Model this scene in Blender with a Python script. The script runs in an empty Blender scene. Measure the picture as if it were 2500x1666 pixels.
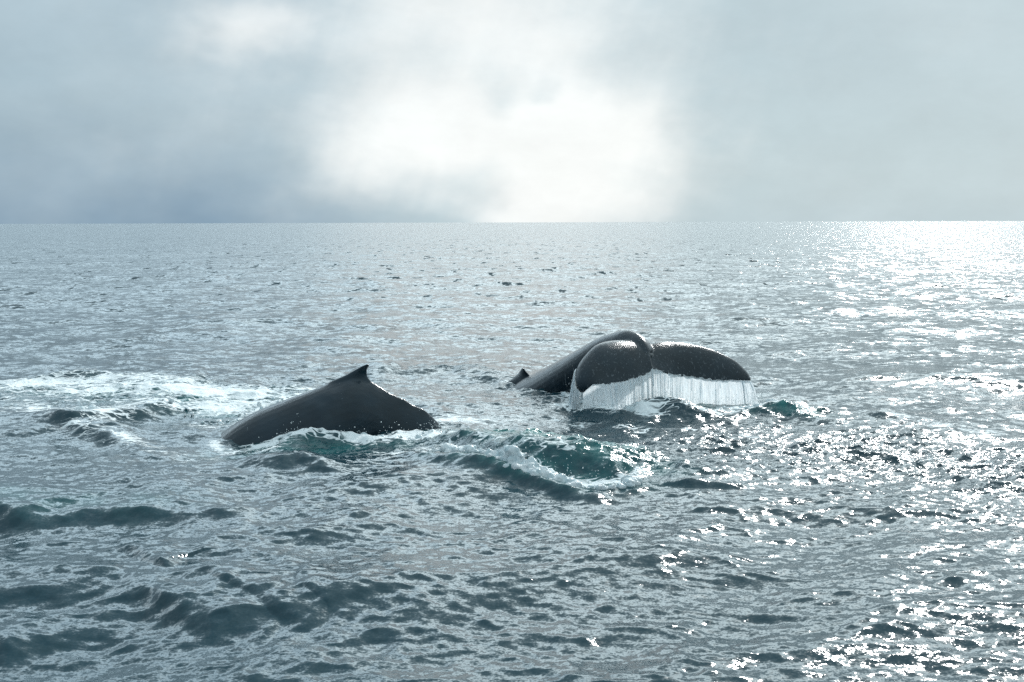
import bpy, bmesh, math, random
import numpy as np
from mathutils import Vector, Matrix, noise as mnoise

random.seed(7)
scene = bpy.context.scene
col = scene.collection

# ------------------------------------------------------------------ camera
CAM_H, LENS = 4.0, 42.0
PITCH, ROLL = math.radians(5.68), math.radians(0.16)
F = LENS / 36.0 * 2500.0                      # focal length in photograph pixels
cam_data = bpy.data.cameras.new('camera')
cam_data.lens = LENS
cam_data.sensor_width = 36.0
cam_data.clip_start = 0.1
cam_data.clip_end = 60000
cam = bpy.data.objects.new('camera', cam_data)
col.objects.link(cam)
cam.location = (0, 0, CAM_H)
cam.rotation_euler = (Matrix.Rotation(math.pi / 2 - PITCH, 4, 'X') @ Matrix.Rotation(-ROLL, 4, 'Z')).to_euler()
scene.camera = cam

# ------------------------------------------------------------------ sun and exposure
SUN_AZ, SUN_EL = math.radians(21.5), math.radians(30.0)      # azimuth from +Y towards +X
sun_dir = Vector((math.sin(SUN_AZ) * math.cos(SUN_EL), math.cos(SUN_AZ) * math.cos(SUN_EL), math.sin(SUN_EL)))
sd = bpy.data.lights.new('sun', 'SUN')
sd.energy = 3.0
sd.angle = math.radians(1.8)
sd.color = (1.0, 0.985, 0.96)
sun = bpy.data.objects.new('sun', sd)
col.objects.link(sun)
sun.rotation_euler = (-sun_dir).to_track_quat('-Z', 'Y').to_euler()
scene.view_settings.view_transform = 'Standard'
scene.view_settings.look = 'None'
scene.view_settings.exposure = 0.0
scene.view_settings.gamma = 1.0
scene.cycles.max_bounces = 6
scene.cycles.sample_clamp_indirect = 4.0
scene.cycles.sample_clamp_direct = 30.0
scene.cycles.use_denoising = False


# ------------------------------------------------------------------ node helpers
class NT:
    """Small wrapper that builds node expressions."""
    def __init__(self, tree):
        self.t = tree
        tree.nodes.clear()

    def new(self, kind, **kw):
        n = self.t.nodes.new(kind)
        for k, v in kw.items():
            setattr(n, k, v)
        return n

    def put(self, sock, v):
        if hasattr(v, 'is_linked') or isinstance(v, bpy.types.NodeSocket):
            self.t.links.new(v, sock)
        elif v is not None:
            sock.default_value = v

    def m(self, op, a, b=None, c=None, clamp=False):
        n = self.new('ShaderNodeMath', operation=op, use_clamp=clamp)
        for i, v in enumerate((a, b, c)):
            if v is not None:
                self.put(n.inputs[i], v)
        return n.outputs[0]

    def v(self, op, a, b=None, scale=None):
        n = self.new('ShaderNodeVectorMath', operation=op)
        self.put(n.inputs[0], a)
        if b is not None:
            self.put(n.inputs[1], b)
        if scale is not None:
            self.put(n.inputs['Scale'], scale)
        return n.outputs['Value'] if op in ('DOT_PRODUCT', 'LENGTH') else n.outputs[0]

    def xyz(self, x, y, z):
        n = self.new('ShaderNodeCombineXYZ')
        for i, q in enumerate((x, y, z)):
            self.put(n.inputs[i], q)
        return n.outputs[0]

    def sep(self, vec):
        n = self.new('ShaderNodeSeparateXYZ')
        self.put(n.inputs[0], vec)
        return n.outputs

    def mix(self, f, a, b, blend='MIX'):
        n = self.new('ShaderNodeMix', data_type='RGBA', blend_type=blend)
        n.clamp_factor = True
        self.put(n.inputs[0], f)
        self.put(n.inputs[6], a)
        self.put(n.inputs[7], b)
        return n.outputs[2]

    def sstep(self, x, lo, hi, to0=0.0, to1=1.0):
        n = self.new('ShaderNodeMapRange', interpolation_type='SMOOTHSTEP')
        self.put(n.inputs[0], x)
        for i, q in enumerate((lo, hi, to0, to1)):
            self.put(n.inputs[i + 1], q)
        return n.outputs[0]

    def noise(self, vec, scale, detail=3.0, rough=0.5, dist=0.0, out=0):
        n = self.new('ShaderNodeTexNoise', noise_dimensions='3D')
        self.put(n.inputs['Vector'], vec)
        n.inputs['Scale'].default_value = scale
        n.inputs['Detail'].default_value = detail
        n.inputs['Roughness'].default_value = rough
        n.inputs['Distortion'].default_value = dist
        return n.outputs[out]

    def attr(self, name, out='Fac'):
        n = self.new('ShaderNodeAttribute', attribute_name=name)
        return n.outputs[out]


def rgb(r, g, b):
    """sRGB 0-255 to linear RGBA."""
    f = lambda c: (c / 255 / 12.92) if c / 255 <= 0.04045 else ((c / 255 + 0.055) / 1.055) ** 2.4
    return (f(r), f(g), f(b), 1.0)


# ------------------------------------------------------------------ sky: broken overcast over a Nishita sky
world = bpy.data.worlds.new('World')
scene.world = world
world.use_nodes = True
w = NT(world.node_tree)
tc = w.new('ShaderNodeTexCoord').outputs['Generated']
dx, dy, dz = w.sep(tc)
el = w.m('ARCSINE', dz)
az = w.m('ARCTAN2', dx, dy)
sky = w.new('ShaderNodeTexSky', sky_type='NISHITA')
sky.sun_disc = False
sky.sun_elevation = SUN_EL
sky.sun_rotation = SUN_AZ
sky.air_density = 1.0
sky.dust_density = 2.0
nishita = w.v('SCALE', sky.outputs[0], scale=0.09)

# cloud coordinates: streaky low, broad high
cw = w.xyz(w.m('MULTIPLY', az, 1.0), w.m('MULTIPLY', el, 1.5), 0.0)
wob = w.v('SUBTRACT', w.noise(cw, 5.5, 4.0, 0.55, out=1), (0.5, 0.5, 0.5))
wx, wy, wz = w.sep(wob)
u = w.m('ADD', w.m('MULTIPLY', wx, 0.13), az)
v = w.m('ADD', w.m('MULTIPLY', wy, 0.09), el)


def lobe(cu, cv, ru, rv, uu=None, vv=None):
    a = w.m('DIVIDE', w.m('SUBTRACT', uu or u, cu), ru)
    b = w.m('DIVIDE', w.m('SUBTRACT', vv or v, cv), rv)
    r2 = w.m('ADD', w.m('MULTIPLY', a, a), w.m('MULTIPLY', b, b))
    return w.m('EXPONENT', w.m('MULTIPLY', r2, -1.0))


def wsum(*terms):
    acc = None
    for k, t in terms:
        q = w.m('MULTIPLY', t, k)
        acc = q if acc is None else w.m('ADD', acc, q)
    return acc


# thin, bright part of the cloud deck in the middle of the view and its ragged lower edge
pt = lambda px, py: ((px - 1250) / F, (543 - py) / F)
gap = wsum(
    (0.72, lobe(*pt(1190, 90), 0.17, 0.095)),
    (0.55, lobe(*pt(1070, 335), 0.055, 0.036)),
    (0.62, lobe(*pt(1420, 315), 0.085, 0.026)),
    (0.74, lobe(*pt(1450, 500), 0.078, 0.06)),
    (0.55, lobe(*pt(1270, 490), 0.04, 0.05)),
    (0.45, lobe(*pt(600, 110), 0.06, 0.022)),
    (0.26, lobe(*pt(930, 420), 0.055, 0.05)),
    (-0.34, lobe(*pt(1220, 248), 0.026, 0.017)),
    (-0.34, lobe(*pt(1338, 258), 0.015, 0.011)),
    (-0.22, lobe(*pt(960, 530), 0.06, 0.016)),
    (-0.25, lobe(*pt(1230, 390), 0.045, 0.03)),
)
n_big = w.noise(cw, 3.2, 5.0, 0.55)
n_mid = w.noise(w.v('ADD', cw, (7.3, 2.1, 4.4)), 9.0, 5.0, 0.55)
rain = w.noise(w.xyz(w.m('MULTIPLY', w.m('ADD', az, w.m('MULTIPLY', el, -0.35)), 1.0), w.m('MULTIPLY', el, 0.12), 3.0), 26.0, 3.0, 0.5)
f_gap = w.m('ADD', gap, wsum((0.60, w.m('SUBTRACT', n_mid, 0.5)), (0.30, w.m('SUBTRACT', n_big, 0.5)), (0.26, w.m('SUBTRACT', rain, 0.5))))
f_gap = w.sstep(f_gap, 0.03, 0.95)
# the grey deck: bluish and darker low on the left, pale elsewhere
left = w.sstep(u, -0.02, -0.26)
low = w.sstep(v, 0.12, 0.0)
grey = w.mix(w.m('MULTIPLY', left, w.m('ADD', w.m('MULTIPLY', low, 0.6), 0.4)), rgb(187, 208, 216), rgb(126, 156, 179))
grey = w.mix(w.m('MULTIPLY', w.sstep(n_big, 0.35, 0.75), 0.45), grey, rgb(200, 216, 223))
grey = w.mix(w.m('MULTIPLY', lobe(*pt(1850, 120), 0.15, 0.075), 0.75), grey, rgb(178, 199, 208))
cloud = w.mix(f_gap, grey, (0.945, 0.985, 0.985, 1))
n_fine = w.noise(w.v('ADD', w.xyz(w.m('MULTIPLY', az, 1.0), w.m('MULTIPLY', el, 2.0), w.m('MULTIPLY', wx, 0.3)), (3.1, 8.8, 1.2)), 11.0, 7.0, 0.6)
cloud = w.v('SCALE', cloud, scale=w.m('ADD', w.m('MULTIPLY', w.m('SUBTRACT', n_fine, 0.5), 0.24), 1.0))
cloud = w.mix(0.04, cloud, nishita)
# glow added above the view, lower than the sun, to brighten the sea's reflections
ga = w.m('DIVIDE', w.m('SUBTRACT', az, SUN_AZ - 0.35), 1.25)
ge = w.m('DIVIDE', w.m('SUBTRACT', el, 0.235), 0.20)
added_glow = w.m('EXPONENT', w.m('MULTIPLY', w.m('ADD', w.m('MULTIPLY', ga, ga), w.m('MULTIPLY', ge, ge)), -1.0))
glow_edge = w.m('ADD', dz, w.m('MULTIPLY', w.m('SUBTRACT', n_big, 0.5), 0.06))       # ragged lower edge of the added glow
added_glow = w.m('MULTIPLY', w.m('MULTIPLY', added_glow, 6.9), w.sstep(glow_edge, 0.19, 0.36))
gain = w.m('ADD', w.m('ADD', added_glow, w.m('MULTIPLY', w.m('MAXIMUM', w.m('SUBTRACT', dz, 0.185), 0.0), 1.2)), 1.0)
below = w.sstep(dz, -0.02, 0.0)
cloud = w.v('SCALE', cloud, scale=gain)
# warmer tint higher up, shaping the colour that the sea reflects
cloud = w.v('MULTIPLY', cloud, w.mix(w.sstep(dz, 0.16, 0.4), (1, 1, 1, 1), (1.05, 1.0, 0.965, 1)))
final = w.mix(below, (0.03, 0.05, 0.06, 1), cloud)
bg = w.new('ShaderNodeBackground')
w.put(bg.inputs[0], final)
bg.inputs[1].default_value = 1.0
w.t.links.new(bg.outputs[0], w.new('ShaderNodeOutputWorld').inputs[0])

# ------------------------------------------------------------------ places
Rcam = cam.rotation_euler.to_matrix()


def ray(px, py):
    return (Rcam @ Vector(((px - 1250) / F, -(py - 833) / F, -1.0)))


def on_sea(px, py, z=0.0):
    """Point of the sea plane seen at a photograph pixel."""
    d = ray(px, py)
    t = (z - CAM_H) / d.z
    return Vector((d.x * t, d.y * t, z))


def at(px, py, dist):
    """Point at a given distance (along +Y) seen at a photograph pixel."""
    d = ray(px, py)
    t = dist / d.y
    return Vector((d.x * t, dist, CAM_H + d.z * t))


# ------------------------------------------------------------------ the sea: wind waves by bands
rng = np.random.default_rng(11)
WIND = math.atan2(-1.0, 0.30)


def band(lmax, slope, spread, N=512, tiles=23.0):
    L = lmax * tiles
    k1 = np.fft.fftfreq(N, L / N) * 2 * np.pi
    kx, ky = np.meshgrid(k1, k1, indexing='xy')
    k = np.hypot(kx, ky)
    k[0, 0] = 1e-9
    lam = 2 * np.pi / k
    inb = (lam <= lmax) & (lam > lmax / 2)
    ang = np.arctan2(ky, kx) - WIND
    D = np.abs(np.cos(ang / 2)) ** (2 * spread) + 0.03
    A = np.where(inb, k ** -2.0 * np.sqrt(D), 0.0)
    spec = A * (rng.standard_normal((N, N)) + 1j * rng.standard_normal((N, N)))
    h = np.fft.ifft2(spec).real
    gx = np.fft.ifft2(1j * kx * spec).real
    gy = np.fft.ifft2(1j * ky * spec).real
    s = slope / math.sqrt((gx ** 2 + gy ** 2).mean())
    dxf = np.fft.ifft2(-1j * kx / k * spec).real
    dyf = np.fft.ifft2(-1j * ky / k * spec).real
    return L, np.stack([h * s, -dxf * s, -dyf * s], -1).astype(np.float32)


BANDS = [(40.0, 0.012, 3), (20.0, 0.018, 3), (10.0, 0.034, 2.5), (5.0, 0.050, 2.2), (2.5, 0.050, 1.8),
         (1.25, 0.058, 1.4), (0.62, 0.078, 1.2), (0.31, 0.075, 1.0)]
CHOP = 1.15

# grid: rows get denser towards the camera, columns are even in angle; it closes round the camera
t_far, t_near = 0.00030, CAM_H / 9.4
rows_t = np.linspace(t_near, t_far, 870)
rows_d = np.concatenate([np.linspace(1.2, 9.3, 60), CAM_H / rows_t, [20000.0]])
half = 29.0
ths = np.concatenate([np.linspace(-180, -half, 90, endpoint=False), np.linspace(-half, half, 1000), np.linspace(half, 180, 90, endpoint=False)[1:]])
ths = np.radians(ths)
R, C = len(rows_d), len(ths)
dd, tt = np.meshgrid(rows_d, ths, indexing='ij')
X0 = (dd * np.sin(tt)).astype(np.float64)
Y0 = (dd * np.cos(tt)).astype(np.float64)
dr = np.gradient(rows_d)
dth = np.gradient(ths)
step = np.maximum(dr[:, None] * 0.8, dd * dth[None, :])


def smooth(x, a, b):
    t = np.clip((x - a) / (b - a), 0, 1)
    return t * t * (3 - 2 * t)


def sample(fld, L, X, Y, rot, off):
    N = fld.shape[0]
    c, s = math.cos(rot), math.sin(rot)
    a = ((X * c + Y * s) + off[0]) / L * N
    b = ((-X * s + Y * c) + off[1]) / L * N
    i0 = np.floor(a).astype(np.int64); j0 = np.floor(b).astype(np.int64)
    fa = (a - i0)[..., None].astype(np.float32); fb = (b - j0)[..., None].astype(np.float32)
    i0 %= N; j0 %= N
    i1 = (i0 + 1) % N; j1 = (j0 + 1) % N
    r = (fld[j0, i0] * (1 - fa) + fld[j0, i1] * fa) * (1 - fb) + (fld[j1, i0] * (1 - fa) + fld[j1, i1] * fa) * fb
    return r


disp = np.zeros(X0.shape + (3,), np.float32)
missing = np.zeros(X0.shape, np.float32)       # slope variance the grid cannot carry


def stroke(pts, wf, wb, lift=0.0, taper=True):
    """Soft stroke along a polyline on the sea. pts: (px, py, value). Front (camera side) and back widths in metres."""
    P = []
    for (px, py, val) in pts:
        q = on_sea(px, py, val * lift)
        P.append((q.x, q.y, val))
    P = np.array(P)
    m = 3.0 * max(wf, wb)
    sel = (X0 > P[:, 0].min() - m) & (X0 < P[:, 0].max() + m) & (Y0 > P[:, 1].min() - m) & (Y0 < P[:, 1].max() + m)
    out = np.zeros(X0.shape, np.float32)
    x, y = X0[sel], Y0[sel]
    x = x + 0.16 * np.sin(1.7 * y + 0.9 * x) + 0.07 * np.sin(4.1 * x + 1.3 * y)
    y = y + 0.16 * np.sin(1.9 * x + 1.1) + 0.08 * np.sin(4.7 * x + 2.0 * y)
    best = np.full(x.shape, 1e9); hv = np.zeros(x.shape); side = np.zeros(x.shape)
    for i in range(len(P) - 1):
        a, b = P[i], P[i + 1]
        ab = b[:2] - a[:2]
        t = np.clip(((x - a[0]) * ab[0] + (y - a[1]) * ab[1]) / (ab @ ab), 0, 1)
        cx, cy = a[0] + t * ab[0], a[1] + t * ab[1]
        d = np.hypot(x - cx, y - cy)
        ts = t * t * (3 - 2 * t)
        up = d < best
        nrm = np.array([-ab[1], ab[0]]) / np.hypot(*ab)
        if nrm[1] < 0: nrm = -nrm
        sd_ = (x - cx) * nrm[0] + (y - cy) * nrm[1]
        best = np.where(up, d, best)
        hv = np.where(up, a[2] + (b[2] - a[2]) * ts, hv)
        side = np.where(up, np.clip(sd_ / 0.15, -1, 1), side)
    wid = np.where(side > 0, wf + (wb - wf) * np.abs(side), wf)
    out[sel] = hv * np.exp(-(best / wid) ** 2)
    return out


# wave ridges that can be recognised in the photograph (crest pixels, crest height in metres)
ridge = np.zeros(X0.shape, np.float32)
for pts, wf, wb in [
    ([(-120, 1225, .20), (60, 1225, .26), (150, 1243, .14), (290, 1228, .24), (420, 1240, .17), (520, 1250, .10), (620, 1262, 0)], .34, 1.1),
    ([(-60, 1435, .10), (110, 1415, .16), (200, 1440, .08), (310, 1428, .14), (410, 1432, .20), (500, 1462, .16), (590, 1500, .06), (640, 1515, 0)], .30, .9),
    ([(450, 1440, .02), (560, 1402, .18), (650, 1455, .16), (720, 1490, .08), (770, 1515, 0)], .26, .7),
    ([(690, 1430, .02), (740, 1420, .12), (830, 1452, .12), (930, 1495, 0)], .24, .7),
    ([(300, 1325, .02), (355, 1330, .10), (430, 1370, .10), (490, 1385, 0)], .2, .5),
    ([(-30, 1560, .10), (60, 1550, .14), (150, 1580, 0)], .3, .7),
    ([(150, 1040, .05), (215, 1012, .26), (330, 1000, .22), (420, 975, .10), (520, 985, 0)], .35, 1.2),
    ([(215, 1030, .16), (290, 1052, .16), (370, 1090, .04), (420, 1100, 0)], .25, .8),
    ([(60, 935, .05), (180, 920, .20), (330, 925, .18), (450, 930, .12), (520, 950, 0)], .4, .8),
    ([(520, 945, .03), (610, 935, .18), (700, 950, .14), (780, 945, .05)], .4, .8),
    ([(590, 1150, .02), (690, 1105, .22), (760, 1118, .16), (830, 1150, 0)], .28, .8),
    ([(900, 950, .03), (965, 888, .2), (1010, 900, 0)], .35, .8),
    # mound of white water behind the first whale, and the one under the flukes
    ([(1030, 1055, .10), (1120, 1036, .42), (1260, 1056, .50), (1400, 1091, .50), (1500, 1122, .34), (1570, 1150, .12), (1640, 1180, 0)], .50, 1.1),
    ([(1040, 1100, .10), (1180, 1125, .20), (1300, 1150, .22), (1420, 1190, .14), (1520, 1185, .06), (1600, 1170, 0)], .30, .5),
    ([(1610, 1130, .02), (1670, 1135, .20), (1700, 1170, .12), (1730, 1195, 0)], .22, 1.0),
    ([(1545, 1005, .02), (1590, 975, .30), (1640, 964, .42), (1700, 978, .32), (1770, 993, .16), (1850, 1005, 0)], .40, .5),
    ([(1370, 1000, .02), (1420, 988, .14), (1470, 989, .20), (1520, 995, .20), (1575, 1001, .08), (1620, 1008, 0)], .35, .30),
    ([(1820, 1010, .02), (1900, 978, .26), (1990, 1010, .06)], .35, .9),
    ([(2020, 1000, .02), (2120, 1000, .14), (2220, 1025, 0)], .3, 1.0),
    ([(1240, 930, .02), (1320, 925, .14), (1400, 950, .06)], .4, .6),
    ([(670, 1075, .05), (760, 1035, .26), (880, 1045, .16), (1040, 1055, .08)], .30, .45),
    ([(2290, 1190, .02), (2370, 1175, .14), (2440, 1190, 0)], .25, .8),
    ([(1050, 915, .02), (1090, 890, .14), (1210, 905, .12), (1280, 930, 0)], .3, .9),
]:
    ridge = np.maximum(ridge, stroke(pts, wf, wb, lift=0.7)) + 0.25 * np.minimum(ridge, stroke(pts, wf, wb, lift=0.7))
# the first whale pushes a hollow in front of its left flank
ridge -= stroke([(430, 1075, .02), (520, 1085, .10), (640, 1100, .12), (720, 1095, .02)], .7, .7)

foam = np.zeros(X0.shape, np.float32)
for pts, wd in [
    ([(-60, 945, .66), (100, 948, .84), (300, 955, .9), (480, 965, .88), (640, 985, .92), (720, 975, .75)], 2.3),
    ([(-60, 985, .5), (120, 1000, .62), (240, 1020, .8), (330, 1000, .75), (470, 1000, .7)], 1.2),
    ([(200, 1040, .62), (290, 1055, .6), (400, 1080, .55), (500, 1085, .6), (560, 1080, .75)], .8),
    ([(430, 1010, .5), (540, 1030, .75), (620, 1005, .75), (700, 985, .7)], .6),
    ([(545, 1062, .85), (580, 1085, .72), (650, 1090, .7), (700, 1070, .85)], .28),
    ([(680, 1070, .95), (760, 1048, 1.1), (900, 1058, 1.05), (1060, 1058, .95)], .55),
    ([(880, 1085, .4), (960, 1090, .55), (1080, 1080, .6)], .5),
    ([(1070, 1030, .8), (1120, 1020, .72), (1240, 1010, .55), (1340, 1020, .42)], .8),
    ([(1120, 1010, .5), (1010, 985, .42), (950, 965, .3)], .7),
    ([(1080, 1050, .65), (1180, 1035, .6), (1330, 1060, .6), (1480, 1095, .52), (1600, 1125, .3)], .55),
    ([(1030, 1095, .8), (1130, 1115, .95), (1280, 1150, 1.0), (1400, 1175, .95), (1520, 1185, .85), (1590, 1165, .6)], .30),
    ([(1080, 1065, .6), (1160, 1085, .6), (1260, 1110, .5), (1420, 1150, .5)], .4),
    ([(1290, 925, .8), (1360, 950, .9), (1420, 975, .9)], .6),
    ([(1400, 990, 1.05), (1500, 1002, 1.1), (1560, 1002, .85), (1650, 1000, .7), (1760, 1000, .8), (1850, 990, 1.0), (1930, 995, .7), (2000, 1010, .4)], .6),
    ([(1870, 995, .7), (2020, 992, .6), (2150, 1010, .66), (2300, 1040, .6), (2520, 1060, .55)], .55),
    ([(1680, 1040, .45), (1900, 1060, .55), (2100, 1080, .5), (2300, 1110, .5), (2500, 1150, .45)], .9),
    ([(1340, 1015, .5), (1500, 1030, .55), (1700, 1035, .5)], .8),
]:
    foam = np.maximum(foam, stroke(pts, wd, wd))

aer = np.zeros(X0.shape, np.float32)  # teal colour mask: aerated water, plus light through a backlit crest
for pts, wd in [
    ([(1050, 1060, .35), (1160, 1060, .8), (1300, 1090, 1.0), (1450, 1130, .9), (1580, 1160, .4)], .75),
    ([(1100, 1110, .6), (1290, 1155, .9), (1400, 1180, .7), (1540, 1185, .4)], .45),
    ([(1540, 990, .5), (1610, 978, 1.0), (1740, 990, .7), (1800, 1000, .3)], .5),
    ([(1830, 1000, .4), (1900, 1000, .9), (1980, 1008, .5)], .4),
    ([(400, 990, .3), (470, 985, .7), (560, 1000, .5)], .8),
    ([(560, 1085, .3), (700, 1075, .5), (1000, 1070, .3)], .6),
    ([(-100, 960, .25), (300, 965, .4), (640, 985, .4)], 1.6),
    ([(-100, 1235, .25), (300, 1240, .25), (520, 1262, 0)], .6),  # no bubbles here: light through the backlit left crest, put into the colour
]:
    aer = np.maximum(aer, stroke(pts, wd, wd))

# water churned by the whales is rougher than the open sea
turb = np.zeros(X0.shape, np.float32)
for pts, wd in [
    ([(-100, 960, .8), (300, 960, .9), (640, 980, .8), (800, 960, .5)], 1.8),
    ([(1050, 1050, 1.0), (1300, 1090, 1.2), (1580, 1150, .9)], .9),
    ([(1280, 930, .9), (1420, 990, 1.2), (1600, 995, 1.2), (1800, 1000, 1.1), (1950, 1000, .6)], .9),
    ([(650, 1060, .8), (850, 1060, .9), (1060, 1060, 1.0)], .5),
    ([(1620, 1040, .7), (1800, 1060, 1.0), (2000, 1080, 1.1), (2200, 1105, 1.0), (2400, 1140, .9), (2560, 1165, .7)], 2.2),
    ([(1050, 900, .7), (1200, 905, .7)], .5),
]:
    turb = np.maximum(turb, stroke(pts, wd, wd))
calm = stroke([(380, 1050, .6), (470, 1060, .7), (560, 1100, .4)], .9, .9)

for i, (lmax, slope, spread) in enumerate(BANDS):
    L, fld = band(lmax, slope, spread)
    wgt = 1 - smooth(step, lmax / 8.0, lmax / 3.2)
    missing += (1 - wgt ** 2).astype(np.float32) * slope ** 2 / sum(b_[1] ** 2 for b_ in BANDS)
    g = wgt.astype(np.float32)
    if lmax <= 1.3:
        g = g * (1 + (1.9 if lmax < 1.0 else 1.0) * turb) * (1 - 0.6 * calm)
    rot = 0.0
    disp += sample(fld, L, X0, Y0, rot, (17.0 * i, 5.3 * i)) * g[..., None] * np.array([1, CHOP, CHOP], np.float32)

Zs = disp[..., 0] + 0.86 * ridge
Xs = X0 + disp[..., 1]
Ys = Y0 + disp[..., 2]
co = np.stack([Xs, Ys, Zs], -1).reshape(-1, 3).astype(np.float32)


def sea_z(x, y):
    """Sea height near a point."""
    th = math.atan2(x, y); d = math.hypot(x, y)
    i = int(np.clip(np.searchsorted(rows_d, d), 0, R - 1)); j = int(np.clip(np.searchsorted(ths, th), 0, C - 1))
    return float(Zs[i, j])


idx = np.arange(R * C).reshape(R, C)
nx = np.roll(idx, -1, 1)
quads = np.stack([idx[:-1], idx[1:], nx[1:], nx[:-1]], -1).reshape(-1, 4)
me = bpy.data.meshes.new('sea')
me.vertices.add(R * C)
me.vertices.foreach_set('co', co.ravel())
nq = len(quads)
me.loops.add(nq * 4)
me.loops.foreach_set('vertex_index', quads.astype(np.int32).ravel())
me.polygons.add(nq)
me.polygons.foreach_set('loop_start', np.arange(0, nq * 4, 4, dtype=np.int32))
me.polygons.foreach_set('use_smooth', np.ones(nq, bool))
me.update(calc_edges=True)
for nm, arr in (('foam', foam), ('aeration_crest_light', aer), ('unresolved', np.sqrt(missing) * 0.14), ('churn', turb)):
    a = me.attributes.new(nm, 'FLOAT', 'POINT')
    a.data.foreach_set('value', arr.astype(np.float32).ravel())
if me.polygons[len(me.polygons) // 2].normal.z < 0:
    me.flip_normals()


def material(name):
    m = bpy.data.materials.new(name)
    m.use_nodes = True
    return m, NT(m.node_tree)


def out(n, shader, disp_=None):
    o = n.new('ShaderNodeOutputMaterial')
    n.t.links.new(shader, o.inputs['Surface'])


def principled(n, base, rough, normal=None, ior=1.45, **kw):
    p = n.new('ShaderNodeBsdfPrincipled')
    n.put(p.inputs['Base Color'], base)
    n.put(p.inputs['Roughness'], rough)
    p.inputs['IOR'].default_value = ior
    if normal is not None:
        n.put(p.inputs['Normal'], normal)
    for k, val in kw.items():
        n.put(p.inputs[k.replace('_', ' ')], val)
    return p.outputs[0]


sea_mat, s = material('sea_water')
geo = s.new('ShaderNodeNewGeometry')
pos = geo.outputs['Position']
px_, py_, pz_ = s.sep(pos)
flat = s.xyz(px_, py_, s.m('MULTIPLY', pz_, 0.6))
cen = (0.5, 0.5, 0.5)
churn = s.attr('churn'); unres = s.attr('unresolved')


def slopes(scale, stretch, amp, detail=2.0):
    c = s.v('SUBTRACT', s.noise(s.v('MULTIPLY', flat, stretch), scale, detail, 0.55, out=1), cen)
    c = s.v('MULTIPLY', c, (1, 1, 0))
    return s.v('SCALE', c, scale=amp)


# ripples finer than the wave mesh; far off they also stand for the waves the mesh cannot carry
fine = s.m('MULTIPLY', s.m('ADD', s.m('MULTIPLY', churn, 0.9), 0.42), s.sstep(unres, 0.09, 0.14, 1.0, 0.5))
sl = slopes(9.0, (0.8, 1.2, 1), fine)
sl = s.v('ADD', sl, slopes(34.0, (1, 1, 1), s.m('MULTIPLY', fine, 0.75)))
sl = s.v('ADD', sl, slopes(3.4, (0.7, 1.1, 1), s.m('ADD', s.m('MULTIPLY', unres, 5.6), 0.02)))
sl = s.v('ADD', sl, slopes(0.9, (0.6, 1.1, 1), s.m('MULTIPLY', unres, 2.8)))
# far off: sparse steep wave fronts that face down-wind
far = s.sstep(unres, 0.095, 0.138)
front = s.sstep(s.noise(s.v('MULTIPLY', flat, (0.8, 0.2, 0)), 1.0, 3, 0.65), 0.555, 0.69)
tilt = s.m('MULTIPLY', far, s.m('ADD', s.m('MULTIPLY', front, -0.42), -0.05))
sl = s.v('ADD', sl, s.xyz(0.0, tilt, 0.0))
nrm = s.v('NORMALIZE', s.v('ADD', geo.outputs['Normal'], sl))
aer_crest_f = s.m('MULTIPLY', s.attr('aeration_crest_light'), s.sstep(s.noise(flat, 2.2, 4, 0.6), 0.28, 0.62))
body = s.mix(aer_crest_f, (0.003, 0.027, 0.039, 1), (0.008, 0.135, 0.13, 1))
water = principled(s, body, s.m('ADD', s.m('ADD', s.m('MULTIPLY', far, 0.055), s.m('MULTIPLY', churn, 0.07)), 0.085), nrm, ior=1.333, Specular_Tint=(0.85, 0.97, 1.0, 1))
# foam: lacy streaks where the coverage is thin, solid where it is thick
fl = s.v('MULTIPLY', flat, (0.55, 1.0, 1.0))
warp = s.v('SCALE', s.v('SUBTRACT', s.noise(fl, 1.6, 3, 0.6, out=1), cen), scale=0.9)
fp = s.v('ADD', fl, warp)
n1 = s.noise(fp, 2.3, 7.0, 0.66)
vor = s.new('ShaderNodeTexVoronoi', feature='DISTANCE_TO_EDGE')
s.put(vor.inputs['Vector'], fp)
vor.inputs['Scale'].default_value = 5.5
lace = s.sstep(vor.outputs[0], 0.16, 0.0)
pat = s.m('ADD', s.m('MULTIPLY', n1, 0.88), s.m('MULTIPLY', lace, 0.16))
cov = s.attr('foam')
cov = s.m('MULTIPLY', cov, s.sstep(s.noise(s.v('MULTIPLY', fp, (0.5, 1.3, 1)), 0.9, 4, 0.6), 0.25, 0.6, 0.68, 1.12))
edge = s.m('SUBTRACT', 0.86, s.m('MULTIPLY', cov, 0.56))
fa = s.sstep(s.m('SUBTRACT', pat, edge), -0.02, 0.10)
fa = s.m('MULTIPLY', fa, s.sstep(cov, 0.03, 0.25))
fcol = s.mix(s.noise(fl, 14, 3, 0.6), (0.62, 0.72, 0.75, 1), (0.86, 0.88, 0.88, 1))
bump = s.new('ShaderNodeBump')
bump.inputs['Strength'].default_value = 0.8
bump.inputs['Distance'].default_value = 0.05
s.put(bump.inputs['Height'], s.noise(flat, 16, 5, 0.6))
froth = principled(s, fcol, 0.75, bump.outputs[0])
mx = s.new('ShaderNodeMixShader')
s.put(mx.inputs[0], s.m('MULTIPLY', fa, 0.93))
s.t.links.new(water, mx.inputs[1]); s.t.links.new(froth, mx.inputs[2])
out(s, mx.outputs[0])
me.materials.append(sea_mat)
sea = bpy.data.objects.new('sea', me)
col.objects.link(sea)
sea['kind'] = 'structure'
sea['label'] = 'rippled grey and teal open sea with foam around the two whales'


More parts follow.
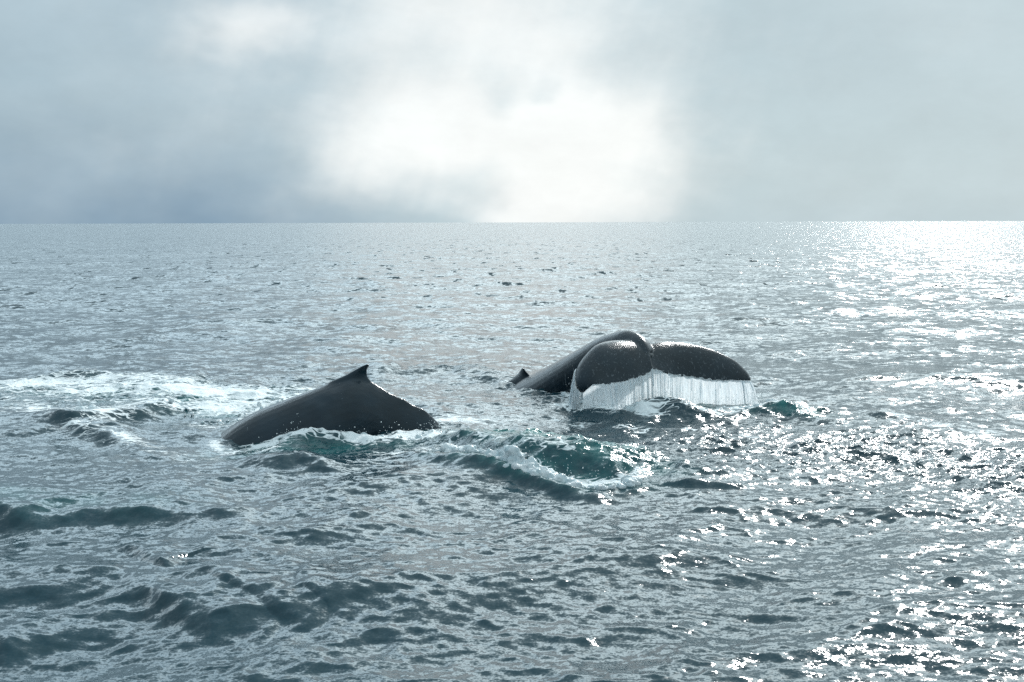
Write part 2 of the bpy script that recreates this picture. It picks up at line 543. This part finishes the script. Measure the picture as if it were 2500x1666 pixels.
# ------------------------------------------------------------------ whales
def catmull(P, n):
    """Smooth resampling of a list of tuples."""
    P = np.array(P, float)
    P = np.vstack([2 * P[0] - P[1], P, 2 * P[-1] - P[-2]])
    m = len(P) - 3
    res = []
    for q in np.linspace(0, m, n):
        i = min(int(q), m - 1); t = q - i
        a, b, c, d = P[i], P[i + 1], P[i + 2], P[i + 3]
        res.append(0.5 * ((2 * b) + (c - a) * t + (2 * a - 5 * b + 4 * c - d) * t ** 2 + (3 * b - a - 3 * c + d) * t ** 3))
    return np.array(res)


def loft(bm, rings, cap=True):
    vs = [[bm.verts.new(p) for p in r] for r in rings]
    n = len(vs[0])
    for a, b in zip(vs[:-1], vs[1:]):
        for i in range(n):
            bm.faces.new((a[i], a[(i + 1) % n], b[(i + 1) % n], b[i]))
    if cap:
        bm.faces.new(vs[0][::-1]); bm.faces.new(vs[-1])


def body_ring(c, side, up, wd, hr, keel, n=40):
    ring = []
    for k in range(n):
        a = 2 * math.pi * k / n
        sa, ca = math.sin(a), math.cos(a)
        top = max(ca, 0.0)
        lat = wd * math.copysign(abs(sa) ** (1 + 1.5 * keel * top), sa)
        ring.append(c + side * lat + up * (hr * ca))
    return ring


def fuse(name, bm, voxel, mat, smooth_n=3, factor=0.5):
    """Make one continuous skin out of overlapping closed pieces."""
    if isinstance(bm, bpy.types.Mesh):
        me_ = bm
    else:
        bmesh.ops.recalc_face_normals(bm, faces=bm.faces)
        me_ = bpy.data.meshes.new(name + '_pieces')
        bm.to_mesh(me_); bm.free()
    tmp = bpy.data.objects.new(name + '_pieces', me_)
    col.objects.link(tmp)
    r = tmp.modifiers.new('r', 'REMESH'); r.mode = 'VOXEL'; r.voxel_size = voxel; r.use_smooth_shade = True
    if smooth_n:
        sm = tmp.modifiers.new('s', 'SMOOTH'); sm.iterations = smooth_n; sm.factor = factor
    bpy.context.view_layer.update()
    dg = bpy.context.evaluated_depsgraph_get()
    fin = bpy.data.meshes.new_from_object(tmp.evaluated_get(dg))
    fin.name = name
    bpy.data.objects.remove(tmp); bpy.data.meshes.remove(me_)
    fin.materials.clear(); fin.materials.append(mat)
    o = bpy.data.objects.new(name, fin)
    col.objects.link(o)
    return o


def skin_material(name, tone, rough_lo, rough_hi, pits, flecks, streak):
    m, n = material(name)
    g = n.new('ShaderNodeNewGeometry').outputs['Position']
    big = n.noise(g, 1.6, 5, 0.6)
    base = n.mix(n.sstep(big, 0.35, 0.7), (tone[0] * .7, tone[1] * .7, tone[2] * .7, 1), (tone[0] * 1.35, tone[1] * 1.35, tone[2] * 1.35, 1))
    # small pale scars and barnacle marks
    vo = n.new('ShaderNodeTexVoronoi', feature='F1')
    n.put(vo.inputs['Vector'], n.v('ADD', n.v('MULTIPLY', g, (1, 1, 2.2)), n.v('SCALE', n.noise(g, 9, 2, 0.5, out=1), scale=0.12)))
    vo.inputs['Scale'].default_value = 9.0
    dot = n.m('MULTIPLY', n.sstep(vo.outputs['Distance'], 0.13, 0.06), n.sstep(n.noise(g, 1.3, 2, 0.5), 0.58, 0.66))
    dot = n.m('MULTIPLY', dot, n.sstep(n.sep(vo.outputs['Color'])[0], 0.55, 0.6))
    base = n.mix(n.m('MULTIPLY', dot, flecks), base, (0.30, 0.34, 0.36, 1))
    # run-off streaks
    st = n.noise(n.v('MULTIPLY', g, streak[0]), 1.0, 4, 0.6)
    stm = n.sstep(st, 0.58, 0.68)
    base = n.mix(n.m('MULTIPLY', stm, streak[1]), base, (0.22, 0.25, 0.27, 1))
    rough = n.m('ADD', n.m('MULTIPLY', n.sstep(n.noise(g, 3.5, 5, 0.6), 0.3, 0.7), rough_hi - rough_lo), rough_lo)
    h = n.m('ADD', n.m('MULTIPLY', n.noise(n.v('MULTIPLY', g, (1, 1, .8)), 26, 4, 0.6), 0.6),
            n.m('ADD', n.m('MULTIPLY', n.noise(g, 5.0, 3, 0.5), 1.1), n.m('MULTIPLY', n.noise(g, 90, 2, 0.5), pits)))
    b = n.new('ShaderNodeBump')
    b.inputs['Strength'].default_value = 0.38
    b.inputs['Distance'].default_value = 0.02
    n.put(b.inputs['Height'], h)
    sh = principled(n, base, rough, b.outputs[0], ior=1.40, Specular_Tint=(0.80, 0.93, 1.0, 1))
    out(n, sh)
    return m


skin_a = skin_material('wet_slate_skin', (0.004, 0.0115, 0.018), 0.13, 0.26, 0.12, 0.8, ((5, 5, 40), 0.0))
skin_b = skin_material('wet_charcoal_skin', (0.005, 0.0115, 0.017), 0.15, 0.28, 0.5, 0.1, ((26, 26, 3.0), 0.35))

# first whale: arched back with a hooked dorsal fin, head end down to the left
bm = bmesh.new()
#        px   py_top  dist  half-width  half-height  keel
secs = [(425, 1165, 22.7, .98, 1.1, 0.0), (490, 1106, 22.9, 1.0, 1.12, 0.0), (548, 1053, 23.05, 1.0, 1.12, 0.0),
        (612, 1012, 23.15, 1.0, 1.12, 0.0), (699, 976, 23.25, .97, 1.10, 0.05), (776, 947, 23.3, 0.90, 1.07, 0.15), (820, 929, 23.35, 0.80, 1.06, 0.25),
        (865, 920, 23.4, 0.68, 1.05, 0.35), (906, 931, 23.45, 0.54, 1.05, 0.45), (953, 960, 23.5, 0.42, 0.98, 0.5), (1014, 990, 23.55, 0.34, 0.86, 0.5),
        (1045, 1008, 23.6, 0.30, 0.74, 0.5), (1072, 1034, 23.65, 0.27, 0.64, 0.5), (1110, 1085, 23.7, 0.24, 0.5, 0.5), (1180, 1180, 23.8, 0.2, 0.4, 0.5)]
S = catmull([tuple(at(a, b, c)) + (d, e, k) for a, b, c, d, e, k in secs], 120)
axis = Vector((1, 0.16, 0)).normalized(); side = Vector((axis.y, -axis.x, 0)); up = Vector((0, 0, 1))
rings = []
for q in S:
    # the ring leans with the slope of the back
    rings.append(body_ring(Vector(q[:3]) - up * q[4], side, up, q[3], q[4], q[5]))
loft(bm, rings)
lev = [(955, 772, 930, .22), (938, 795, 913, .17), (926, 818, 902, .125), (916, 843, 897, .09), (907, 860, 896.5, .065), (899, 875, 898, .05), (893.5, 885, 902, .04), (889, 895, 903, .028)]
lv = catmull(lev, 26)
rings = []
for y, x0, x1, th in lv:
    A, B = at(x0, y, 23.36), at(x1, y, 23.44)
    r = []
    for k in range(24):
        a = 2 * math.pi * k / 24
        c = (1 - math.cos(a)) / 2
        r.append(A.lerp(B, c) + side * (math.sin(a) * th * (1.25 - 0.6 * c)))
    rings.append(r)
loft(bm, rings)
whale = fuse('humpback_whale', bm, 0.023, skin_a, 6)
# soft dent and folds in front of the fin, and knuckles along the ridge behind it
V = np.zeros(len(whale.data.vertices) * 3, np.float32)
whale.data.vertices.foreach_get('co', V); V = V.reshape(-1, 3)
NV = np.zeros(len(V) * 3, np.float32)
whale.data.vertices.foreach_get('normal', NV); NV = NV.reshape(-1, 3)
amt = np.zeros(len(V), np.float32)
for (px, py, dist, r, a) in [(787, 970, 22.75, .13, -.045), (800, 958, 22.8, .16, .03), (772, 982, 22.6, .2, .025), (735, 992, 22.5, .3, -.03), (860, 950, 22.8, .35, .03),
                             (1033, 1000, 23.6, .10, .014), (1010, 989, 23.55, .12, -.01), (985, 975, 23.5, .12, .02), (820, 935, 23.1, .2, -.03)]:
    c = np.array(at(px, py, dist))
    amt += a * np.exp(-((V - c) ** 2).sum(1) / r ** 2)
V += NV * amt[:, None]
whale.data.vertices.foreach_set('co', V.ravel()); whale.data.update()
whale['label'] = 'dark arched whale back with hooked dorsal fin, rolling through foam'
whale['category'] = 'whale'
whale['group'] = 'pair of humpback whales at the surface'

# second whale: tail stock rising out of the water, flukes turned down towards the camera
bm = bmesh.new()
ridge_pts = [((-.05, 31.6, -.75), .80, .85, .2), (tuple(at(1280, 928, 30.0)), .74, .80, .4), (tuple(at(1318, 905, 29.2)), .62, .72, .55),
             (tuple(at(1359, 882, 28.6)), .52, .62, .6), (tuple(at(1407, 855, 28.0)), .42, .52, .6), (tuple(at(1455, 828, 27.6)), .34, .43, .5), (tuple(at(1490, 814.5, 27.3)), .29, .36, .45),
             (tuple(at(1524, 806, 27.0)), .28, .31, .3), (tuple(at(1550, 812, 26.7)), .27, .27, .3), (tuple(at(1569, 828, 26.4)), .27, .25, .25), (tuple(at(1581, 854, 26.17)), .24, .19, .2),
             (tuple(at(1586, 877, 26.14)), .16, .06, .1)]
S = catmull([p + (a, b, k) for p, a, b, k in ridge_pts], 110)
rings = []
for i, q in enumerate(S):
    a = Vector(S[max(i - 1, 0)][:3]); b = Vector(S[min(i + 1, len(S) - 1)][:3])
    t = (b - a).normalized()
    sdv = t.cross(Vector((0, 0, 1)))
    sdv = Vector((-.80, -.55, 0)) if sdv.length < .2 else sdv.normalized()
    sdv = (sdv * .5 + Vector((-.80, -.5, 0)).normalized() * .5 * (1 if sdv.x < 0 else -1)).normalized()
    upv = sdv.cross(t).normalized()
    if upv.z < 0: upv = -upv
    rings.append(body_ring(Vector(q[:3]) - upv * q[4], sdv, upv, q[3], q[4], q[5], 32))
loft(bm, rings)
# small dorsal fin that just clears the water
rings = []
for y, x0, x1, th in catmull([(945, 1225, 1325, .16), (932, 1240, 1308, .11), (924, 1252, 1297, .08), (917, 1260, 1293, .07), (911, 1267, 1287, .055), (905, 1272, 1281, .045), (899, 1275, 1278, .03)], 16):
    A, B = at(x0, y, 30.25), at(x1, y, 29.85)
    d = (B - A).normalized(); sv = Vector((-d.y, d.x, 0)).normalized()
    rings.append([A.lerp(B, (1 - math.cos(2 * math.pi * k / 20)) / 2) + sv * (math.sin(2 * math.pi * k / 20) * th) for k in range(20)])
loft(bm, rings)

lead_r = [(1535, 842, 26.75), (1578, 842, 26.8), (1614, 836, 26.88), (1650, 836, 26.95), (1700, 844, 27.0), (1742, 855.6, 27.05), (1790, 878, 27.05), (1815, 899, 27.0), (1828, 915, 26.95), (1835, 930, 26.85)]
trail_r = [(1592, 900, 25.98), (1600, 903, 26.02), (1612, 908, 26.08), (1640, 917, 26.22), (1678, 922, 26.38), (1723, 929, 26.5), (1760, 932, 26.6), (1790, 931, 26.68), (1817, 931, 26.78), (1833, 932, 26.84)]
lead_l = [(1560, 842, 26.75), (1524, 835, 26.62), (1487, 835, 26.42), (1455, 844, 26.2), (1429, 868, 26.0), (1411, 894, 25.8), (1405, 919, 25.65), (1409, 945, 25.5), (1421, 960, 25.4)]
trail_l = [(1594, 901, 25.93), (1580, 914, 25.8), (1551, 925, 25.6), (1520, 934, 25.45), (1498, 938, 25.35), (1471, 940, 25.27), (1447, 943, 25.27), (1434, 953, 25.32), (1423, 961, 25.38)]


def edges3d(l, t, n):
    L = catmull([tuple(at(*p)) for p in l], n); T = catmull([tuple(at(*p)) for p in t], n)
    return L, T


NSP, NCH = 70, 22
trail_world = {}
for key, l, t in (('r', lead_r, trail_r), ('l', lead_l, trail_l)):
    L, T = edges3d(l, t, NSP)
    trail_world[key] = (L, T)
    rings = []
    for i in range(NSP):
        f = i / (NSP - 1)
        sp = L[min(i + 1, NSP - 1)] - L[max(i - 1, 0)] + T[min(i + 1, NSP - 1)] - T[max(i - 1, 0)]
        ch = T[i] - L[i]
        cl = np.linalg.norm(ch)
        nn = np.cross(sp, ch); nn /= max(np.linalg.norm(nn), 1e-9)
        if nn[1] > 0: nn = -nn                 # outer face looks up and towards the camera
        th = (0.085 * (1 - f) ** 1.2 + 0.022)
        ring = []
        for k in range(2 * NCH):
            c = (k / NCH) if k < NCH else (2 - k / NCH)
            c2 = 0.5 - 0.5 * math.cos(math.pi * c)
            foil = math.sqrt(max(c2, 0)) * (1 - c2) * 2.2 + 0.10
            if c in (0.0, 1.0): foil = 0.0
            sg = 1 if k < NCH else -1
            camber = (0.13 if key == 'l' else 0.05) * cl * math.sin(math.pi * c2 ** 0.8)
            rag = (0.014 * math.sin(i * 1.9) + 0.012 * math.sin(i * 4.3 + 1)) * min(1, (NSP - i) / 12) * max(0, (c2 - .93) / .07)
            ring.append(Vector(L[i] + ch * (c2 + rag / max(cl, .2)) + nn * (camber + sg * th * foil * min(1, cl / .25))))
        rings.append(ring)
    loft(bm, rings)
diver = fuse('humpback_whale', bm, 0.016, skin_b, 9)
diver['label'] = 'diving whale with raised tail stock and broad dark flukes pouring water'
diver['category'] = 'whale'
diver['group'] = 'pair of humpback whales at the surface'


# ------------------------------------------------------------------ broken water
def froth_material(name, lo, hi, trans, clear, streak=None, gloss=0.25):
    m, n = material(name)
    g = n.new('ShaderNodeNewGeometry').outputs['Position']
    if streak:
        f = n.noise(n.v('MULTIPLY', g, streak), 1.0, 4, 0.6)
    else:
        f = n.noise(g, 7, 5, 0.65)
    c = n.mix(n.sstep(f, 0.34, 0.66), lo, hi)
    b = n.new('ShaderNodeBump')
    b.inputs['Strength'].default_value = 0.25 if streak else 0.6
    b.inputs['Distance'].default_value = 0.015 if streak else 0.03
    n.put(b.inputs['Height'], f if streak else n.noise(g, 24, 5, 0.65))
    d = principled(n, c, gloss, b.outputs[0], ior=1.33)
    t = n.new('ShaderNodeBsdfTranslucent')
    n.put(t.inputs[0], c)
    mx_ = n.new('ShaderNodeMixShader')
    mx_.inputs[0].default_value = trans
    n.t.links.new(d, mx_.inputs[1]); n.t.links.new(t.outputs[0], mx_.inputs[2])
    sh = mx_.outputs[0]
    if clear:
        tr = n.new('ShaderNodeBsdfTransparent')
        m2 = n.new('ShaderNodeMixShader')
        n.put(m2.inputs[0], n.sstep(f, clear[0], clear[1], 1.0, clear[2]))
        n.t.links.new(tr.outputs[0], m2.inputs[2]); n.t.links.new(sh, m2.inputs[1])
        inv = n.m('SUBTRACT', 1.0, n.sstep(f, clear[0], clear[1], 1.0 - clear[2], 1.0))
        n.put(m2.inputs[0], inv)
        sh = m2.outputs[0]
    out(n, sh)
    return m


white_froth = froth_material('white_froth', (0.50, 0.62, 0.66, 1), (0.78, 0.82, 0.83, 1), 0.25, None)
pour_mat = froth_material('pouring_water', (0.80, 0.87, 0.90, 1), (0.95, 0.97, 0.98, 1), 0.6, None, (26, 26, 4), 0.3)
drop_mat = froth_material('water_drops', (0.60, 0.68, 0.70, 1), (0.85, 0.88, 0.88, 1), 0.3, None)


def stuff(o, label):
    o['kind'] = 'stuff'
    o['label'] = label
    return o


def mesh_object(name, verts, faces, mat, smooth_=True):
    m = bpy.data.meshes.new(name)
    m.from_pydata([tuple(v) for v in verts], [], faces)
    if smooth_:
        m.polygons.foreach_set('use_smooth', [True] * len(m.polygons))
    m.materials.append(mat)
    o = bpy.data.objects.new(name, m)
    col.objects.link(o)
    return o


# water pouring off the flukes
Ll, Tl = trail_world['l']; Lr, Tr = trail_world['r']
Lall = np.vstack([Ll[::-1], Lr[1:]]); Tall = np.vstack([Tl[::-1], Tr[1:]])
arc = np.concatenate([[0], np.cumsum(np.linalg.norm(np.diff(Tall, axis=0), axis=1))])


def edge_at(sv):
    q = np.interp(sv, arc, np.arange(len(arc)))
    i = int(min(q, len(arc) - 2)); f = q - i
    return Vector(Lall[i] * (1 - f) + Lall[i + 1] * f), Vector(Tall[i] * (1 - f) + Tall[i + 1] * f)


def fall(sv, c0, speed, spread, rnd, n):
    L_, T_ = edge_at(sv)
    ch = (T_ - L_)
    cn = ch.normalized() if ch.length > 1e-4 else Vector((0, -1, 0))
    p = T_ - ch * c0 + Vector((0, -0.02, 0.012))
    hor = Vector((0.12 + 0.25 * cn.x, -0.75, 0))
    vel = hor * speed + Vector((spread + rnd[0], rnd[1], min(cn.z, 0) * 0.4 + rnd[2]))
    zend = -0.12
    drop = p.z - zend
    tend = (vel.z + math.sqrt(max(vel.z ** 2 + 2 * 9.81 * drop, 0))) / 9.81
    return [p + vel * t + Vector((0, 0, -4.905 * t * t)) for t in np.linspace(0, tend, n)]


total = arc[-1]
verts, faces = [], []
NS, NV_ = 460, 22
cols_ = []
for i in range(NS):
    sv = total * (0.004 + 0.992 * i / (NS - 1))
    edge_f = (i / (NS - 1)) * 2 - 1
    spread = (0.62 if edge_f > 0 else 0.2) * math.copysign(max(abs(edge_f) - 0.78, 0) / 0.22, edge_f)
    j = 0.5 * math.sin(i * .9) + 0.5 * math.sin(i * 2.3 + 1)
    cols_.append(fall(sv, 0.015 + 0.02 * abs(j) + 0.05 * abs(math.sin(i * .11 + 1.3 * math.sin(i * .037))) ** 3, 0.28 + 0.03 * j + 0.05 * math.sin(i * .13), spread, (0, 0, 0), NV_))
for i, c in enumerate(cols_):
    for k, p in enumerate(c):
        wv = 0.003 * math.sin(i * 1.7 + 0.2 * k) + 0.016 * mnoise.noise(Vector((p.x * 11, p.y * 11, p.z * 3))) + 0.008 * mnoise.noise(Vector((p.x * 40, p.y * 40, p.z * 22)))
        verts.append(p + Vector((0, -wv, 0)))
for i in range(NS - 1):
    for k in range(NV_ - 1):
        a, b = i * NV_ + k, (i + 1) * NV_ + k
        faces.append((a, a + 1, b + 1, b))
curtain = mesh_object('water_curtain', verts, faces, pour_mat)
stuff(curtain, 'white curtain of water pouring off the edge of the flukes')

verts, faces = [], []


def tube(path, r0, r1, ns=5):
    base = len(verts)
    n = len(path)
    for k, p in enumerate(path):
        f = k / (n - 1)
        r = (r0 + (r1 - r0) * f) * (0.35 + 0.65 * min(1, f * 5))
        r *= 1 + 0.3 * math.sin(9 * f + path[0].x * 50)
        for q in range(ns):
            a = 2 * math.pi * q / ns
            verts.append(p + Vector((math.cos(a) * r, math.sin(a) * r, 0)))
    for k in range(n - 1):
        for q in range(ns):
            a, b = base + k * ns + q, base + k * ns + (q + 1) % ns
            faces.append((a, b, b + ns, a + ns))


for i in range(40):
    sv = total * random.random()
    ef = sv / total * 2 - 1
    spread = (0.66 if ef > 0 else 0.22) * math.copysign(max(abs(ef) - 0.78, 0) / 0.22, ef)
    path = fall(sv, random.uniform(-0.01, 0.03) + 0.09 * max(0, math.sin(sv * 31) * math.sin(sv * 13 + 1)) * random.random(), random.uniform(0.28, 0.40), spread, (random.gauss(0, .06), random.gauss(0, .04), random.gauss(0, .06)), 9)
    if random.random() < 0.3:
        path = path[:random.randint(5, 8)]
    tube(path, random.uniform(0.004, 0.010), random.uniform(0.005, 0.013))
# thin run-off down the outer edge of the lobe nearest the camera
for i in range(120):
    f = random.uniform(0.66, 0.99)
    p = Vector(Ll[int(f * (NSP - 1))]) + Vector((-0.015, -0.03, 0))
    t1 = math.sqrt(max(2 * (p.z + .1) / 9.81, 0.01))
    v0 = Vector((random.gauss(-0.18, .10), random.gauss(-0.1, .08), 0))
    tube([p + v0 * t + Vector((0, 0, -4.905 * t * t)) for t in np.linspace(0, t1 * random.uniform(.5, 1), 8)], .004, .012)
strands = mesh_object('falling_water_strands', verts, faces, pour_mat)
stuff(strands, 'thin white strands of water falling in front of the flukes')


def ico_template(sub):
    b = bmesh.new(); bmesh.ops.create_icosphere(b, subdivisions=sub, radius=1.0)
    v = np.array([q.co[:] for q in b.verts]); f = np.array([[q.index for q in k.verts] for k in b.faces]); b.free()
    return v, f


def balls_mesh(name, centres, scales, sub):
    """Many small balls in one mesh, built at once."""
    v, f = ico_template(sub)
    C_, S_ = np.array(centres, np.float64), np.array(scales, np.float64)
    VV = (v[None] * S_[:, None] + C_[:, None]).reshape(-1, 3)
    FF = (f[None] + (np.arange(len(C_)) * len(v))[:, None, None]).reshape(-1, 3)
    m = bpy.data.meshes.new(name)
    m.vertices.add(len(VV)); m.vertices.foreach_set('co', VV.astype(np.float32).ravel())
    m.loops.add(FF.size); m.loops.foreach_set('vertex_index', FF.astype(np.int32).ravel())
    m.polygons.add(len(FF)); m.polygons.foreach_set('loop_start', np.arange(0, FF.size, 3, dtype=np.int32))
    m.polygons.foreach_set('use_smooth', np.ones(len(FF), bool))
    m.update(calc_edges=True)
    return m


_rw = np.random.default_rng(3)
_K = [(_rw.normal(0, 1, (9, 3)) * fr, _rw.uniform(0, 6.28, 9), am) for fr, am in ((6, 1.0), (12, .6), (25, .35), (48, .2))]


def lumps(P):
    """Cheap smooth noise for arrays of points."""
    r = np.zeros(len(P))
    for kk, ph, am in _K:
        r += am * np.sin(P @ kk.T + ph).mean(1) * 1.8
    return r


def froth(name, blobs, voxel, label, lumpy=0.05, mat=None):
    """Billowing foam: many overlapping bubbles of foam fused into one skin. blobs: centre, radius."""
    sc = [(r * random.uniform(.9, 1.5), r * random.uniform(.8, 1.1), r * random.uniform(.7, 1.1)) for c, r in blobs]
    o = fuse(name, balls_mesh(name + '_pieces', [c[:] for c, r in blobs], sc, 2), voxel, mat or white_froth, 2)
    n_ = len(o.data.vertices)
    A = np.zeros(n_ * 3, np.float32); B = np.zeros(n_ * 3, np.float32)
    o.data.vertices.foreach_get('co', A); o.data.vertices.foreach_get('normal', B)
    A = A.reshape(-1, 3); B = B.reshape(-1, 3)
    A = A + B * (1.3 * lumpy * lumps(A))[:, None].astype(np.float32)
    o.data.vertices.foreach_set('co', A.ravel()); o.data.update()
    return stuff(o, label)


def gs(sd_):
    return max(-1.4 * sd_, min(1.4 * sd_, random.gauss(0, sd_)))


def along(pts, n, jitter, rad, sink):
    """Blobs along a line of sea points given by pixels. pts: px, py, size."""
    W = catmull([(on_sea(a, b).x, on_sea(a, b).y, c) for a, b, c in pts], 80)
    res = []
    for _ in range(n):
        q = W[random.randrange(80)]
        sz = max(q[2], 0.1)
        x, y = q[0] + gs(jitter * sz), q[1] + gs(jitter * sz * .8)
        r = min(rad * sz, .10) * random.uniform(.35, 1.0)
        res.append((Vector((x, y, sea_z(x, y) + r * random.uniform(-.5, .5) - sink * sz)), r))
    return res


random.seed(21)
roller = along([(1020, 1098, .35), (1100, 1112, .55), (1180, 1132, .75), (1250, 1152, 1.1), (1310, 1165, 1.0), (1350, 1178, .6), (1420, 1190, .45), (1500, 1192, .45), (1580, 1172, .3)], 260, .16, .11, .03)
W = catmull([(on_sea(a, b).x, on_sea(a, b).y, c) for a, b, c in [(1090, 1112, .10), (1180, 1136, .13), (1240, 1153, .24), (1290, 1163, .25), (1330, 1172, .15), (1400, 1190, .05)]], 60)
for _ in range(170):
    q = W[random.randrange(60)]
    h = random.random() ** .7 * q[2]
    r = random.uniform(.03, .085)
    roller.append((Vector((q[0] + gs(.07), q[1] + gs(.08), sea_z(q[0], q[1]) + h - .06)), r))
froth('breaking_foam', roller, 0.022, 'billowing white foam roller breaking in front of the teal swirl', .05)
wash = along([(685, 1072, .4), (720, 1055, .8), (760, 1042, 1.0), (810, 1046, .8), (900, 1056, .5), (1000, 1060, .4), (1065, 1045, .6)], 150, .14, .10, .04)
froth('wash_foam', wash, 0.02, 'white wash foaming along the near flank of the arched whale', .04)
surge = along([(1296, 928, .5), (1330, 935, .9), (1370, 950, .8), (1405, 968, .6), (1440, 985, .5)], 120, .22, .12, .05)
froth('surge_foam', surge, 0.022, 'churned foam between the small fin and the raised flukes', .05)
base_ = along([(1400, 985, .5), (1460, 993, .7), (1520, 1003, .7), (1570, 995, .4), (1700, 995, .3), (1790, 996, .6), (1860, 985, .8), (1900, 985, .4)], 150, .16, .09, .04)
froth('landing_foam', base_, 0.022, 'low foam where the water off the flukes lands', .045)
trail = along([(140, 1030, .5), (200, 1010, 1.0), (230, 1016, .8), (300, 1000, .5)], 60, .2, .10, .05) + along([(380, 985, .3), (500, 1010, .5), (560, 1020, .6), (640, 990, .6), (690, 975, .4)], 90, .3, .07, .03)
froth('trailing_foam', trail, 0.022, 'small foam caps in the white trail beside the arched whale', .04)

# flying drops
dc, ds = [], []


def drop(p, r):
    dc.append(p[:]); ds.append((r, r, r * 1.3))


def spray(pts, n, hgt, wid, rmin, rmax):
    Wd = catmull([(on_sea(a, b).x, on_sea(a, b).y, c) for a, b, c in pts], 60)
    for _ in range(n):
        q = Wd[random.randrange(60)]
        x, y = q[0] + random.gauss(0, wid), q[1] + random.gauss(0, wid)
        z = sea_z(x, y) + abs(random.gauss(0, hgt * q[2]))
        drop(Vector((x, y, z)), random.uniform(rmin, rmax) * random.uniform(.4, 1))


spray([(600, 1082, .4), (690, 1072, 1.0), (760, 1045, 1.2), (860, 1056, .8), (1060, 1050, .7)], 260, .14, .08, .005, .013)
spray([(1060, 1045, .8), (1090, 1060, 1), (1110, 1050, .8)], 160, .14, .18, .005, .013)
spray([(1050, 1100, .5), (1200, 1140, 1), (1330, 1170, 1), (1520, 1190, 1.1), (1580, 1170, .6)], 420, .14, .12, .005, .012)
spray([(1400, 1000, .8), (1510, 1008, 1), (1600, 995, .6), (1800, 990, 1), (1870, 982, 1.2)], 3200, .15, .10, .003, .009)
spray([(1296, 928, .7), (1400, 965, 1)], 200, .14, .15, .005, .012)
spray([(1855, 985, 1.0), (1885, 980, 1.0)], 260, .28, .09, .004, .010)
spray([(1395, 985, 1.0), (1412, 985, 1.0)], 220, .30, .06, .004, .009)
spray([(200, 1012, 1), (330, 1000, .6)], 120, .10, .2, .005, .012)
dm = balls_mesh('water_drops', dc, ds, 1)
dm.materials.append(drop_mat)
drops = bpy.data.objects.new('water_drops', dm)
col.objects.link(drops)
stuff(drops, 'loose drops of spray flying around both whales')
